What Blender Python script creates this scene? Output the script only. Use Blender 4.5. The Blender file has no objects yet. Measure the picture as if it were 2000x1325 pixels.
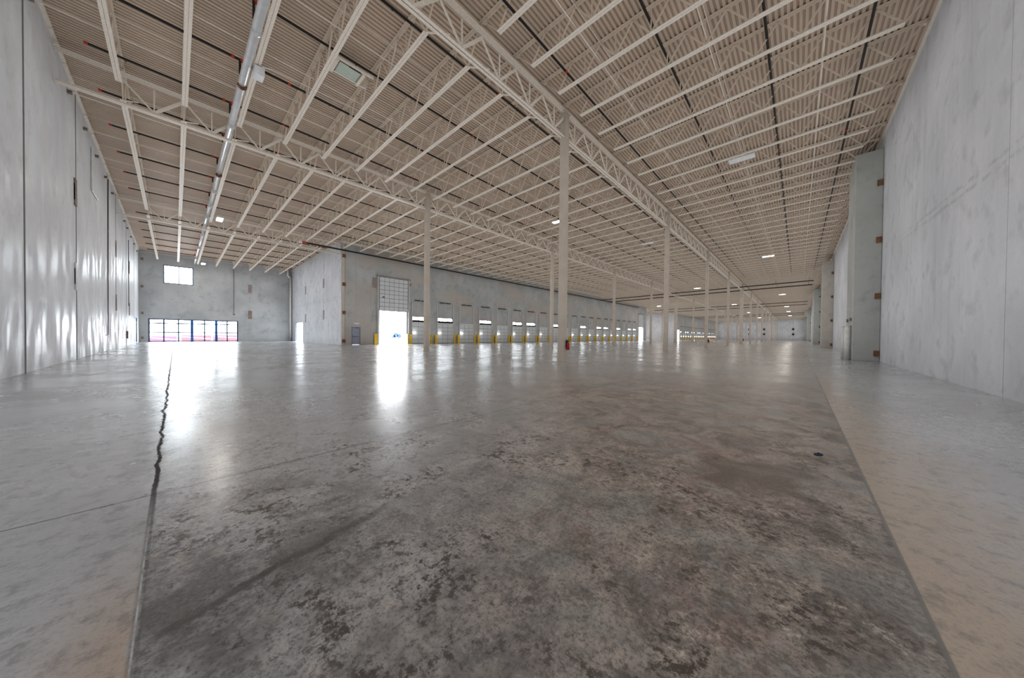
import bpy, bmesh, math, random
from mathutils import Vector, Matrix

# ------------------------------------------------------------------ camera, sky, lamps, exposure
SC = bpy.context.scene
COL = SC.collection
YAW, PITCH, ROLL = math.radians(47.336), math.radians(-0.676), math.radians(0.557)
F_PX, CAM_H = 606.6, 1.208
cam_data = bpy.data.cameras.new('camera')
cam = bpy.data.objects.new('camera', cam_data)
COL.objects.link(cam)
cam_data.sensor_fit = 'HORIZONTAL'
cam_data.sensor_width = 36.0
cam_data.lens = 36.0 * F_PX / 2000.0
cam_data.clip_start = 0.05
cam_data.clip_end = 1500
fw = Vector((math.sin(YAW), math.cos(YAW), 0)); rt = Vector((math.cos(YAW), -math.sin(YAW), 0)); up = Vector((0, 0, 1))
f2 = fw * math.cos(PITCH) + up * math.sin(PITCH); u2 = -fw * math.sin(PITCH) + up * math.cos(PITCH)
r3 = rt * math.cos(ROLL) + u2 * math.sin(ROLL); u3 = -rt * math.sin(ROLL) + u2 * math.cos(ROLL)
M = Matrix((r3, u3, -f2)).transposed().to_4x4()
M.translation = Vector((0, 0, CAM_H))
cam.matrix_world = M
SC.camera = cam

world = bpy.data.worlds.new('sky'); SC.world = world; world.use_nodes = True
bg = world.node_tree.nodes['Background']
bg.inputs['Color'].default_value = (0.93, 0.96, 1.0, 1)
bg.inputs['Strength'].default_value = 14.0
world.light_settings.ao_factor = 0.215
world.light_settings.distance = 3.0

SC.view_settings.view_transform = 'Standard'
SC.view_settings.look = 'None'
SC.view_settings.gamma = 1.0
SC.view_settings.use_curve_mapping = False
SC.view_settings.exposure = 0.62
cy = SC.cycles
cy.use_denoising = True
cy.use_adaptive_sampling = True; cy.adaptive_threshold = 0.03
cy.max_bounces = 6; cy.diffuse_bounces = 2; cy.glossy_bounces = 3; cy.transparent_max_bounces = 12
cy.sample_clamp_indirect = 16.0
cy.use_fast_gi = True
cy.fast_gi_method = 'ADD'
cy.ao_bounces_render = 2
cy.caustics_reflective = False
LAMP_W = 30.0       # each high bay lamp

# ------------------------------------------------------------------ dimensions (metres)
XL, YR = -2.9, -3.19            # wall_left plane, wall_right plane
YB_, XD = 57.2, 12.15           # front window wall, side wall
YD = 36.1                       # dock wall
XE = 221.0                      # far end wall
XA, S = 12.145, 15.24           # first column, bay length
ROW_A, ROW_B, ROW_C = 8.03, 19.48, 36.45
JS = S / 9.0
def zdeck(y): return 11.60 - 0.0185 * (y - 19.48)

# ------------------------------------------------------------------ helpers
def tag(o, label=None, cat=None, group=None, kind=None):
    if label: o['label'] = label
    if cat: o['category'] = cat
    if group: o['group'] = group
    if kind: o['kind'] = kind
    return o
def thing(name, label, cat, loc=(0, 0, 0), group=None, rz=0.0):
    o = bpy.data.objects.new(name, None); COL.objects.link(o)
    o.location = loc; o.rotation_euler = (0, 0, rz); o.empty_display_size = 0.2
    return tag(o, label, cat, group)
class MB:
    """collects boxes, bars and tubes into one mesh"""
    def __init__(s): s.v = []; s.f = []
    def box(s, x0, x1, y0, y1, z0, z1):
        n = len(s.v)
        s.v += [(x0, y0, z0), (x1, y0, z0), (x1, y1, z0), (x0, y1, z0), (x0, y0, z1), (x1, y0, z1), (x1, y1, z1), (x0, y1, z1)]
        s.f += [[n + i for i in q] for q in ((0, 3, 2, 1), (4, 5, 6, 7), (0, 1, 5, 4), (1, 2, 6, 5), (2, 3, 7, 6), (3, 0, 4, 7))]
        return s
    def bar(s, a, b, w, h, upv=(0, 0, 1)):
        a = Vector(a); b = Vector(b); d = (b - a).normalized(); u = Vector(upv)
        sd = d.cross(u)
        if sd.length < 1e-4: sd = d.cross(Vector((1, 0, 0)))
        sd.normalize(); u = sd.cross(d).normalized()
        n = len(s.v)
        for p in (a, b):
            for i, j in ((-1, -1), (1, -1), (1, 1), (-1, 1)):
                s.v.append(tuple(p + sd * (i * w / 2) + u * (j * h / 2)))
        s.f += [[n + i for i in q] for q in ((0, 1, 2, 3), (7, 6, 5, 4), (0, 4, 5, 1), (1, 5, 6, 2), (2, 6, 7, 3), (3, 7, 4, 0))]
        return s
    def tube(s, a, b, r, seg=12, r2=None, caps=True):
        a = Vector(a); b = Vector(b); d = (b - a).normalized(); r2 = r if r2 is None else r2
        sd = d.cross(Vector((0, 0, 1)))
        if sd.length < 1e-4: sd = d.cross(Vector((1, 0, 0)))
        sd.normalize(); u = sd.cross(d)
        n = len(s.v)
        for p, rr in ((a, r), (b, r2)):
            for k in range(seg):
                t = 2 * math.pi * k / seg
                s.v.append(tuple(p + sd * (rr * math.cos(t)) + u * (rr * math.sin(t))))
        for k in range(seg):
            k2 = (k + 1) % seg
            s.f.append([n + k, n + k2, n + seg + k2, n + seg + k])
        if caps:
            s.f.append([n + k for k in range(seg - 1, -1, -1)]); s.f.append([n + seg + k for k in range(seg)])
        return s
    def lathe(s, c, prof, seg=16):
        n = len(s.v)
        for r, z in prof:
            for k in range(seg):
                t = 2 * math.pi * k / seg
                s.v.append((c[0] + r * math.cos(t), c[1] + r * math.sin(t), c[2] + z))
        for i in range(len(prof) - 1):
            for k in range(seg):
                k2 = (k + 1) % seg
                s.f.append([n + i * seg + k, n + i * seg + k2, n + (i + 1) * seg + k2, n + (i + 1) * seg + k])
        s.f.append([n + k for k in range(seg - 1, -1, -1)]); m = n + (len(prof) - 1) * seg
        s.f.append([m + k for k in range(seg)])
        return s
    def mesh(s, name, mat):
        m = bpy.data.meshes.new(name); m.from_pydata(s.v, [], s.f); m.materials.append(mat); m.update()
        bm = bmesh.new(); bm.from_mesh(m); bmesh.ops.recalc_face_normals(bm, faces=bm.faces); bm.to_mesh(m); bm.free()
        return m
    def build(s, name, mat, parent=None, bevel=0.0, smooth=False):
        o = bpy.data.objects.new(name, s.mesh(name, mat)); COL.objects.link(o)
        if parent: o.parent = parent
        if bevel:
            b = o.modifiers.new('bevel', 'BEVEL'); b.width = bevel; b.segments = 2; b.limit_method = 'ANGLE'
        if smooth:
            for p in o.data.polygons: p.use_smooth = len(p.vertices) == 4
        return o
def link_mesh(name, mesh, parent=None, loc=(0, 0, 0)):
    o = bpy.data.objects.new(name, mesh); COL.objects.link(o); o.location = loc
    if parent: o.parent = parent
    return o
def copy_tree(o, parent=None):
    c = o.copy(); COL.objects.link(c)
    if parent: c.parent = parent
    for ch in list(o.children): copy_tree(ch, c)
    return c
def struct(mb, name, mat): return tag(mb.build(name, mat), kind='structure')
ORD = ['first', 'second', 'third', 'fourth', 'fifth', 'sixth', 'seventh', 'eighth', 'ninth', 'tenth', 'eleventh', 'twelfth',
       'thirteenth', 'fourteenth', 'fifteenth', 'sixteenth', 'seventeenth', 'eighteenth', 'nineteenth', 'twentieth']
def ordw(n):                                  # 0-based
    if n < 20: return ORD[n]
    tens = ['twenty', 'thirty', 'forty', 'fifty', 'sixty', 'seventy', 'eighty', 'ninety']
    t = (n + 1) // 10; u = (n + 1) % 10
    if n + 1 >= 100:
        return 'hundred and ' + ordw(n - 100) if n + 1 > 100 else 'hundredth'
    return tens[t - 2][:-1] + 'ieth' if u == 0 else tens[t - 2] + '-' + ORD[u - 1]

# ------------------------------------------------------------------ materials
class NT:
    def __init__(s, name):
        s.m = bpy.data.materials.new(name); s.m.use_nodes = True
        s.t = s.m.node_tree; s.b = s.t.nodes['Principled BSDF']; s.out = s.t.nodes['Material Output']
        s.pos = s.t.nodes.new('ShaderNodeNewGeometry').outputs['Position']
        sp = s.t.nodes.new('ShaderNodeSeparateXYZ'); s.t.links.new(s.pos, sp.inputs[0])
        s.x, s.y, s.z = sp.outputs
    def L(s, a, b): s.t.links.new(a, b)
    def put(s, sock, v):
        if isinstance(v, bpy.types.NodeSocket): s.L(v, sock)
        elif isinstance(v, (tuple, list)) and len(v) == 3 and sock.type == 'RGBA': sock.default_value = (*v, 1)
        else: sock.default_value = v
    def m2(s, op, a, b=0.0, c=0.0, clamp=False):
        n = s.t.nodes.new('ShaderNodeMath'); n.operation = op; n.use_clamp = clamp
        s.put(n.inputs[0], a); s.put(n.inputs[1], b); s.put(n.inputs[2], c)
        return n.outputs[0]
    def vec(s, sc=(1, 1, 1), off=(0, 0, 0), src=None, rot=(0, 0, 0)):
        n = s.t.nodes.new('ShaderNodeMapping'); s.L(src or s.pos, n.inputs[0])
        n.inputs['Scale'].default_value = sc; n.inputs['Location'].default_value = off; n.inputs['Rotation'].default_value = rot
        return n.outputs[0]
    def noise(s, scale, detail=4, rough=0.55, vec=None, dist=0.0):
        n = s.t.nodes.new('ShaderNodeTexNoise'); s.L(vec or s.pos, n.inputs['Vector'])
        n.inputs['Scale'].default_value = scale; n.inputs['Detail'].default_value = detail
        n.inputs['Roughness'].default_value = rough; n.inputs['Distortion'].default_value = dist
        return n.outputs[0]
    def ramp(s, v, a, b, lo=0.0, hi=1.0):
        n = s.t.nodes.new('ShaderNodeMapRange'); n.interpolation_type = 'SMOOTHSTEP'
        s.put(n.inputs[0], v); n.inputs[1].default_value = a; n.inputs[2].default_value = b
        n.inputs[3].default_value = lo; n.inputs[4].default_value = hi
        return n.outputs[0]
    def mix(s, f, a, b, mode='MIX'):
        n = s.t.nodes.new('ShaderNodeMix'); n.data_type = 'RGBA'; n.blend_type = mode; n.clamp_factor = True
        s.put(n.inputs[0], f); s.put(n.inputs[6], a); s.put(n.inputs[7], b)
        return n.outputs[2]
    def bump(s, h, strength=0.2, dist=0.01):
        n = s.t.nodes.new('ShaderNodeBump'); n.inputs['Strength'].default_value = strength; n.inputs['Distance'].default_value = dist
        s.L(h, n.inputs['Height']); s.L(n.outputs[0], s.b.inputs['Normal'])
    def done(s, col=None, rough=None, metal=None, spec=None):
        for k, v in (('Base Color', col), ('Roughness', rough), ('Metallic', metal), ('Specular IOR Level', spec)):
            if v is not None: s.put(s.b.inputs[k], v)
        return s.m
def plain(name, col, rough=0.5, metal=0.0, var=0.08, scale=6.0):
    t = NT(name); n = t.noise(scale, 3)
    c = t.mix(t.ramp(n, 0.3, 0.7), tuple(c * (1 - var) for c in col), tuple(min(1, c * (1 + var)) for c in col))
    return t.done(c, rough, metal)
def emit(name, col, st):
    t = NT(name); t.b.inputs['Emission Color'].default_value = (*col, 1); t.b.inputs['Emission Strength'].default_value = st
    return t.done(col, 0.4)
def concrete(name, c0, c1, stain, rough=0.6, streak=1.0, gloss=None, warm=None, scuff=False):
    t = NT(name)
    big = t.noise(0.33, 5, 0.6); med = t.noise(1.3, 6, 0.6)
    st = t.noise(1.0, 5, 0.65, vec=t.vec((2.2, 2.2, 0.16)))
    fine = t.noise(14.0, 5, 0.7)
    c = t.mix(t.ramp(big, 0.33, 0.68), c0, c1)
    c = t.mix(t.m2('MULTIPLY', t.ramp(med, 0.5, 0.72), 0.55), c, stain)
    c = t.mix(t.m2('MULTIPLY', t.ramp(st, 0.52, 0.75), 0.5 * streak), c, stain)
    c = t.mix(t.m2('MULTIPLY', t.ramp(st, 0.44, 0.25), 0.35 * streak), c, tuple(min(1, v * 1.22) for v in c1))
    if warm:
        c = t.mix(t.m2('MULTIPLY', t.ramp(t.noise(0.16, 4, 0.6, vec=t.vec((1, 1, 1.6), (3, 7, 1))), 0.45, 0.62), 0.7), c, warm)
    c = t.mix(t.m2('MULTIPLY', t.ramp(fine, 0.5, 0.8), 0.22), c, tuple(v * 0.6 for v in c0))
    if scuff:      # pair of long slanting scuff marks, broken by wear
        for z0 in (4.66, 4.43):
            d = t.m2('ABSOLUTE', t.m2('SUBTRACT', t.m2('ADD', t.z, t.m2('MULTIPLY', t.m2('SUBTRACT', t.noise(2.0, 3), 0.5), 0.1)), t.m2('ADD', z0, t.m2('MULTIPLY', t.x, 0.048))))
            k = t.m2('MULTIPLY', t.m2('MULTIPLY', t.ramp(d, 0.09, 0.0), t.ramp(t.x, 24.0, 17.0)), t.ramp(t.noise(3.0, 4, 0.7, vec=t.vec((1, 1, 2.5))), 0.40, 0.58))
            c = t.mix(t.m2('MULTIPLY', k, 0.6), c, stain)
    r = rough
    if gloss:
        r = t.ramp(t.noise(1.0, 4, 0.6, vec=t.vec((1.3, 1.3, 0.45), (5, 2, 0))), 0.40, 0.60, gloss[0], gloss[1])
        t.bump(t.noise(1.0, 3, 0.6, vec=t.vec((2.0, 2.0, 0.6))), 0.05, 0.05)
        return t.done(c, r, 0, 0.22)
    else: t.bump(fine, 0.15, 0.01)
    return t.done(c, r)
MAT = {}
MAT['wall_left'] = concrete('painted_concrete_left', (0.58, 0.59, 0.61), (0.68, 0.69, 0.71), (0.47, 0.48, 0.49), gloss=(0.34, 0.66), streak=0.35)
MAT['wall_right'] = concrete('painted_concrete_right', (0.54, 0.555, 0.585), (0.66, 0.67, 0.70), (0.36, 0.37, 0.39), rough=0.6, streak=0.9, scuff=True)
MAT['wall_dock'] = concrete('bare_concrete', (0.33, 0.345, 0.34), (0.43, 0.435, 0.43), (0.22, 0.235, 0.235), rough=0.6, streak=0.4, warm=(0.43, 0.37, 0.32))
MAT['wall_front'] = concrete('bare_concrete_front', (0.36, 0.37, 0.37), (0.46, 0.47, 0.475), (0.25, 0.265, 0.27), rough=0.5, streak=0.4)
MAT['pier'] = concrete('pier_concrete', (0.36, 0.37, 0.35), (0.44, 0.45, 0.43), (0.27, 0.28, 0.26), rough=0.65, streak=0.4)
MAT['pier_beige'] = concrete('beige_pier_concrete', (0.43, 0.40, 0.35), (0.50, 0.47, 0.42), (0.35, 0.33, 0.29), rough=0.65, streak=0.4)
MAT['deck'] = plain('beige_deck_shaded', (0.55, 0.43, 0.335), 0.5, 0, 0.05, 0.8)  # same paint as the steel, shade between the joists put into its colour
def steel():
    t = NT('cream_steel_uplit'); n = t.noise(30, 4, 0.7)  # whitened so the chords carry painted light from below
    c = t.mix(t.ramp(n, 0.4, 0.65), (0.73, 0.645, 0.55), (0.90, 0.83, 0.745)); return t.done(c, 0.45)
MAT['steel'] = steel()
MAT['web'] = plain('tan_web_shaded', (0.70, 0.59, 0.48), 0.5, 0, 0.06, 3)  # webs and top chords: the chord paint again, shade toned into it
MAT['column'] = plain('column_paint', (0.50, 0.435, 0.37), 0.45, 0, 0.06, 1.5)
MAT['black'] = plain('black_pipe', (0.012, 0.011, 0.012), 0.4)
MAT['dark'] = plain('dark_rubber', (0.03, 0.03, 0.032), 0.7)
MAT['joint'] = plain('joint_sealant', (0.16, 0.16, 0.16), 0.8)
MAT['red'] = plain('red_coupling', (0.55, 0.045, 0.02), 0.4)
MAT['silver'] = plain('silver_pipe', (0.80, 0.81, 0.83), 0.25, 0.55, 0.05, 4)
MAT['white'] = plain('white_plastic', (0.80, 0.81, 0.83), 0.35)
MAT['offwhite'] = plain('white_pipe_paint', (0.70, 0.70, 0.68), 0.4)
MAT['rust'] = plain('rusty_plate', (0.20, 0.10, 0.055), 0.7, 0.2, 0.4, 9)
MAT['brown'] = plain('brown_plate', (0.22, 0.17, 0.14), 0.7, 0.1, 0.3, 9)
MAT['patch'] = plain('grout_patch', (0.36, 0.34, 0.33), 0.8, 0, 0.12, 5)
MAT['patch_brown'] = plain('brown_grout_patch', (0.27, 0.215, 0.20), 0.8, 0, 0.15, 5)
MAT['yellow'] = plain('yellow_guard', (0.80, 0.50, 0.02), 0.4, 0, 0.05, 3)
MAT['door'] = plain('white_door_panel', (0.56, 0.575, 0.585), 0.4, 0, 0.03, 1)
MAT['door_line'] = plain('door_seam', (0.20, 0.21, 0.22), 0.6)
MAT['grey_door'] = plain('grey_door', (0.27, 0.29, 0.35), 0.45)
MAT['grey_frame'] = plain('grey_door_frame', (0.15, 0.17, 0.24), 0.45)
MAT['blue'] = plain('blue_frame', (0.015, 0.09, 0.28), 0.4)
MAT['mullion'] = plain('dark_blue_mullion', (0.04, 0.07, 0.14), 0.4)
MAT['galv'] = plain('galvanised_track', (0.56, 0.57, 0.57), 0.5, 0.1)
MAT['trailer'] = plain('red_trailer', (0.30, 0.022, 0.035), 0.5)
MAT['magenta'] = plain('magenta_trailer', (0.30, 0.02, 0.11), 0.5)
MAT['trailer_white'] = plain('white_trailer', (0.8, 0.8, 0.8), 0.5)
MAT['logo_blue'] = plain('blue_marking', (0.008, 0.035, 0.11), 0.5)
MAT['yard'] = plain('yard_concrete', (0.55, 0.55, 0.54), 0.8, 0, 0.1, 0.5)
MAT['lamp_on'] = emit('lamp_diffuser_lit', (1.0, 0.93, 0.82), 14.0)
MAT['dock_lamp'] = emit('dock_lamp_lit', (1.0, 0.98, 0.95), 30.0)
MAT['red_ext'] = plain('extinguisher_red', (0.35, 0.012, 0.02), 0.3)
MAT['scrap'] = plain('navy_scrap', (0.012, 0.03, 0.06), 0.6)
def glass():
    t = NT('window_glass'); tr = t.t.nodes.new('ShaderNodeBsdfTransparent'); g = t.t.nodes.new('ShaderNodeBsdfGlossy')
    tr.inputs[0].default_value = (0.93, 0.96, 0.97, 1); g.inputs['Roughness'].default_value = 0.02
    mx = t.t.nodes.new('ShaderNodeMixShader'); fr = t.t.nodes.new('ShaderNodeLayerWeight')
    t.L(t.m2('ADD', t.m2('MULTIPLY', t.m2('POWER', fr.outputs['Facing'], 6.0), 0.5), 0.03), mx.inputs[0]); t.L(tr.outputs[0], mx.inputs[1]); t.L(g.outputs[0], mx.inputs[2]); t.L(mx.outputs[0], t.out.inputs[0])
    return t.m
MAT['glass'] = glass()
def translucent_panel():
    t = NT('greenish_panel')
    w = t.m2('FRACT', t.m2('MULTIPLY', t.y, 14.0))
    c = t.mix(t.ramp(w, 0.3, 0.7), (0.50, 0.58, 0.50), (0.66, 0.72, 0.64))
    return t.done(c, 0.35)
MAT['green_panel'] = translucent_panel()

def floor_mat():
    t = NT('polished_concrete_floor'); x, y = t.x, t.y
    wob = t.noise(5.0, 3, 0.6)
    xw = t.m2('ADD', x, t.m2('MULTIPLY', t.m2('SUBTRACT', wob, 0.5), 0.045))
    cloud = t.noise(0.22, 6, 0.62, vec=t.vec((1, 1.4, 1)), dist=0.6)
    c2 = t.noise(0.9, 6, 0.65, vec=t.vec((1, 1, 1), (11, 4, 0)), dist=1.2)
    c3 = t.noise(2.6, 6, 0.7, vec=t.vec((1, 1, 1), (2, 9, 0)), dist=0.8)
    grain = t.noise(9.0, 8, 0.75)
    speck = t.noise(22.0, 9, 0.8, vec=t.vec((1, 0.8, 1), (7, 3, 0)))
    clus = t.noise(4.5, 5, 0.7, vec=t.vec((1, 1, 1), (17, 8, 0)), dist=0.5)
    trowel = t.noise(1.0, 6, 0.65, vec=t.vec((1.2, 6.0, 1), rot=(0, 0, 0.45)), dist=0.8)
    # slab colours
    col = t.mix(t.ramp(cloud, 0.35, 0.66), (0.30, 0.307, 0.322), (0.40, 0.407, 0.422))
    col = t.mix(t.m2('MULTIPLY', t.ramp(trowel, 0.42, 0.72), 0.4), col, (0.27, 0.273, 0.28))
    r = t.m2('SQRT', t.m2('ADD', t.m2('MULTIPLY', x, x), t.m2('MULTIPLY', y, y)))
    # brown, mottled middle slab: strongest to the right of the first slab
    side = t.m2('ADD', t.m2('SUBTRACT', t.m2('MULTIPLY', x, 0.75), y), t.m2('MULTIPLY', t.m2('SUBTRACT', c2, 0.5), 3.2))
    centre = t.m2('MULTIPLY', t.ramp(xw, -0.125, -0.105), t.ramp(y, -0.445, -0.425))
    brown = t.m2('MULTIPLY', t.m2('MULTIPLY', centre, t.ramp(side, -2.2, 0.8)), t.ramp(r, 17.0, 5.0))
    mott = t.mix(t.ramp(c3, 0.36, 0.64), (0.105, 0.079, 0.062), (0.31, 0.258, 0.213))
    col = t.mix(t.m2('MULTIPLY', brown, 0.88), col, mott)
    # grey green trowel patches on it
    col = t.mix(t.m2('MULTIPLY', t.m2('MULTIPLY', centre, t.ramp(c2, 0.50, 0.62)), t.ramp(r, 2.0, 5.0, 0.4, 0.6)), col, (0.215, 0.235, 0.232))
    # pinkish mottling
    col = t.mix(t.m2('MULTIPLY', t.m2('MULTIPLY', brown, t.ramp(t.noise(1.7, 5, 0.7, vec=t.vec((1, 1, 1), (31, 5, 0))), 0.52, 0.66)), 0.55), col, (0.235, 0.15, 0.13))
    # dark coarse spots
    near = t.ramp(r, 6.5, 1.6)
    dens = t.m2('MULTIPLY', t.m2('ADD', t.ramp(c2, 0.56, 0.38), t.m2('MULTIPLY', near, 0.55)), centre)
    spots = t.m2('MULTIPLY', t.ramp(t.m2('ADD', speck, t.m2('MULTIPLY', t.m2('SUBTRACT', clus, 0.5), 0.55)), 0.50, 0.60), dens)
    lights = t.m2('MULTIPLY', t.ramp(t.m2('ADD', speck, t.m2('MULTIPLY', t.m2('SUBTRACT', clus, 0.5), 0.5)), 0.46, 0.36), dens)
    col = t.mix(t.m2('MULTIPLY', lights, 0.7), col, (0.42, 0.365, 0.315))
    col = t.mix(t.m2('MULTIPLY', spots, t.ramp(r, 12.0, 2.0, 0.3, 0.92)), col, (0.04, 0.03, 0.024))
    # dark tyre arc on the middle slab, near the crack
    ax, ay = t.m2('SUBTRACT', x, 0.3), t.m2('SUBTRACT', y, 2.05)
    arcl = t.m2('ADD', t.m2('ADD', t.m2('ADD', ay, 0.18), t.m2('MULTIPLY', x, -0.235)), t.m2('MULTIPLY', t.m2('SUBTRACT', t.noise(4.0, 4, 0.6), 0.5), 0.16))
    arc = t.m2('MULTIPLY', t.m2('MULTIPLY', t.ramp(t.m2('ABSOLUTE', arcl), 0.045, 0.012), t.ramp(x, -0.1, 0.0)), t.ramp(x, 1.3, 0.5))
    col = t.mix(t.m2('MULTIPLY', arc, t.ramp(speck, 0.22, 0.42)), col, (0.012, 0.012, 0.013))
    dk = t.m2('MULTIPLY', t.m2('MULTIPLY', t.ramp(xw, -0.11, -0.10), t.ramp(x, 1.9, 0.1)), t.m2('MULTIPLY', t.ramp(y, 3.6, 2.6), t.ramp(t.noise(1.6, 5, 0.7, vec=t.vec((1, 1, 1), (4, 4, 0))), 0.38, 0.62)))
    col = t.mix(t.m2('MULTIPLY', dk, 0.85), col, (0.07, 0.07, 0.074))
    # brown patch in front of the right strip
    px, py = t.m2('SUBTRACT', x, 3.35), t.m2('SUBTRACT', y, 0.35)
    pr = t.m2('ADD', t.m2('SQRT', t.m2('ADD', t.m2('MULTIPLY', px, px), t.m2('MULTIPLY', t.m2('MULTIPLY', py, py), 2.0))), t.m2('MULTIPLY', t.m2('SUBTRACT', c3, 0.5), 1.4))
    col = t.mix(t.m2('MULTIPLY', t.m2('MULTIPLY', t.ramp(pr, 0.75, 0.1), centre), 0.85), col, (0.085, 0.060, 0.043))
    # tan dust along the right joint
    strip = t.ramp(y, -0.425, -0.445)
    tan = t.m2('MULTIPLY', t.m2('MULTIPLY', strip, t.ramp(t.m2('ADD', y, t.m2('MULTIPLY', t.m2('SUBTRACT', c2, 0.5), 0.9)), -1.5, -0.45)), t.ramp(r, 22.0, 5.0))
    col = t.mix(t.m2('MULTIPLY', tan, 0.9), col, (0.37, 0.285, 0.21))
    lt = t.m2('MULTIPLY', t.m2('MULTIPLY', t.ramp(xw, -0.115, -0.125), t.ramp(xw, -0.5, -0.13)), t.ramp(y, 2.9, 1.7))
    col = t.mix(t.m2('MULTIPLY', lt, 0.75), col, (0.36, 0.27, 0.205))
    # fine grain everywhere
    col = t.mix(t.m2('MULTIPLY', t.ramp(grain, 0.47, 0.66), 0.5), col, (0.085, 0.083, 0.082))
    grit = t.noise(48.0, 5, 0.8)
    gm = t.m2('MULTIPLY', t.ramp(r, 9.0, 1.0, 0.1, 0.65), t.m2('ADD', t.m2('MULTIPLY', centre, 0.65), 0.35))
    col = t.mix(t.m2('MULTIPLY', t.ramp(grit, 0.49, 0.62), gm), col, (0.05, 0.045, 0.042))
    col = t.mix(t.m2('MULTIPLY', t.ramp(grit, 0.44, 0.30), t.m2('MULTIPLY', gm, 0.6)), col, (0.42, 0.39, 0.36))
    # joints
    def line(c, w, src): return t.ramp(t.m2('ABSOLUTE', t.m2('SUBTRACT', src, c)), w, w * 0.4)
    jag = t.m2('ADD', x, t.m2('MULTIPLY', t.m2('SUBTRACT', t.noise(2.2, 8, 0.8), 0.5), 0.20))
    jagm = t.ramp(y, 3.2, 5.0)
    xj = t.mix(jagm, x, jag)
    xj2 = t.t.nodes.new('ShaderNodeSeparateColor'); t.L(xj, xj2.inputs[0]); xj = xj2.outputs[0]
    crack = t.m2('MULTIPLY', line(-0.11, 0.021, xj), t.ramp(y, 2.5, 4.0, 0.4, 1.0))
    col = t.mix(crack, col, (0.05, 0.048, 0.045))
    halo = t.m2('MULTIPLY', t.m2('MULTIPLY', line(-0.11, 0.24, xj), jagm), t.ramp(c3, 0.42, 0.66))
    col = t.mix(t.m2('MULTIPLY', halo, 0.6), col, (0.10, 0.10, 0.10))
    seal = t.m2('MULTIPLY', line(-0.113, 0.0045, x), t.ramp(y, 3.6, 2.4))
    col = t.mix(t.m2('MULTIPLY', seal, t.ramp(grain, 0.4, 0.6, 0.1, 0.6)), col, (0.55, 0.55, 0.56))
    for c, w, src, cc, a in ((3.5, 0.014, y, (0.05, 0.048, 0.046), 0.9), (-0.435, 0.014, y, (0.12, 0.11, 0.10), 0.85), (2.9, 0.009, x, (0.36, 0.34, 0.32), 0.28),
                             (7.9, 0.012, y, (0.13, 0.125, 0.12), 0.55), (12.145, 0.012, x, (0.13, 0.125, 0.12), 0.55), (19.5, 0.015, y, (0.13, 0.125, 0.12), 0.4), (27.4, 0.02, x, (0.13, 0.125, 0.12), 0.4)):
        col = t.mix(t.m2('MULTIPLY', line(c, w, src), a), col, cc)
    rough = t.m2('ADD', t.ramp(t.noise(0.6, 5, 0.65, vec=t.vec((1, 1, 1), (1, 1, 0))), 0.3, 0.7, 0.20, 0.32), t.m2('MULTIPLY', brown, 0.17))
    hgt = t.noise(1.3, 2, 0.5)
    t.bump(hgt, 0.06, 0.02)
    dirt = t.m2('MAXIMUM', crack, t.m2('MULTIPLY', halo, 0.6))
    t.put(t.b.inputs['Coat Weight'], t.m2('SUBTRACT', 0.75, t.m2('MULTIPLY', dirt, 0.75)))
    t.put(t.b.inputs['Coat Roughness'], rough)
    return t.done(col, t.m2('ADD', rough, t.m2('MULTIPLY', crack, 0.6)), 0, t.m2('SUBTRACT', 0.45, t.m2('MULTIPLY', dirt, 0.43)))
MAT['floor'] = floor_mat()

# ------------------------------------------------------------------ the shell
XF, YF = 103.0, 57.2      # alcove past the dock wall
fl = MB()
fl.box(XL - 0.25, XE + 0.25, YR - 0.25, YD + 0.25, -0.25, 0)
fl.box(XL - 0.25, XD, YD + 0.25, YB_ + 0.25, -0.25, 0)
fl.box(XF, 138.0, YD + 0.25, YF + 0.25, -0.25, 0)
struct(fl, 'floor', MAT['floor'])

def panel_wall(name, mat, axis, c, t, edges, z0, ztop, openings=(), gap=0.010):
    """tilt-up panels between the given edges; openings = (a0, a1, z0, z1) holes"""
    m = MB()
    def bx(a0, a1, lo, hi):
        if a1 - a0 < 1e-3 or hi - lo < 1e-3: return
        c0, c1 = min(c, c + t), max(c, c + t)
        if axis == 'y':                                    # wall runs along y at x = c
            m.box(c0, c1, a0, a1, lo, hi)
            if callable(ztop) and hi >= top - 1e-6:
                for i in (-4, -3, -2, -1): v = m.v[i]; m.v[i] = (v[0], v[1], ztop(v[1]))
        else: m.box(a0, a1, c0, c1, lo, hi)
    for a0, a1 in zip(edges[:-1], edges[1:]):
        a0 += gap; a1 -= gap
        top = ztop if not callable(ztop) else min(ztop(a0), ztop(a1))
        ops = sorted(o for o in openings if o[1] > a0 and o[0] < a1)
        cur = a0
        for o in ops:
            b0, b1 = max(o[0], a0), min(o[1], a1)
            if b0 > cur: bx(cur, b0, z0, top)
            same = [q for q in ops if abs(q[0] - o[0]) < 1e-6 or (q[0] < b1 and q[1] > b0)]
            zs = z0
            for q in sorted(same, key=lambda q: q[2]):
                bx(b0, b1, zs, q[2]); zs = q[3]
            if b0 >= cur: bx(b0, b1, zs, top)
            cur = max(cur, b1)
        bx(cur, a1, z0, top)
    return struct(m, name, mat)
def backing(name, axis, c, a0, a1, z1, edges):
    m = MB()
    for e in edges:
        if axis == 'y': m.box(min(c, c + 0.03), max(c, c + 0.03), e - 0.05, e + 0.05, 0, zdeck(e) + 0.05)
        else: m.box(e - 0.05, e + 0.05, min(c, c + 0.03), max(c, c + 0.03), 0, z1)
    return struct(m, name, MAT['joint'])

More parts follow.
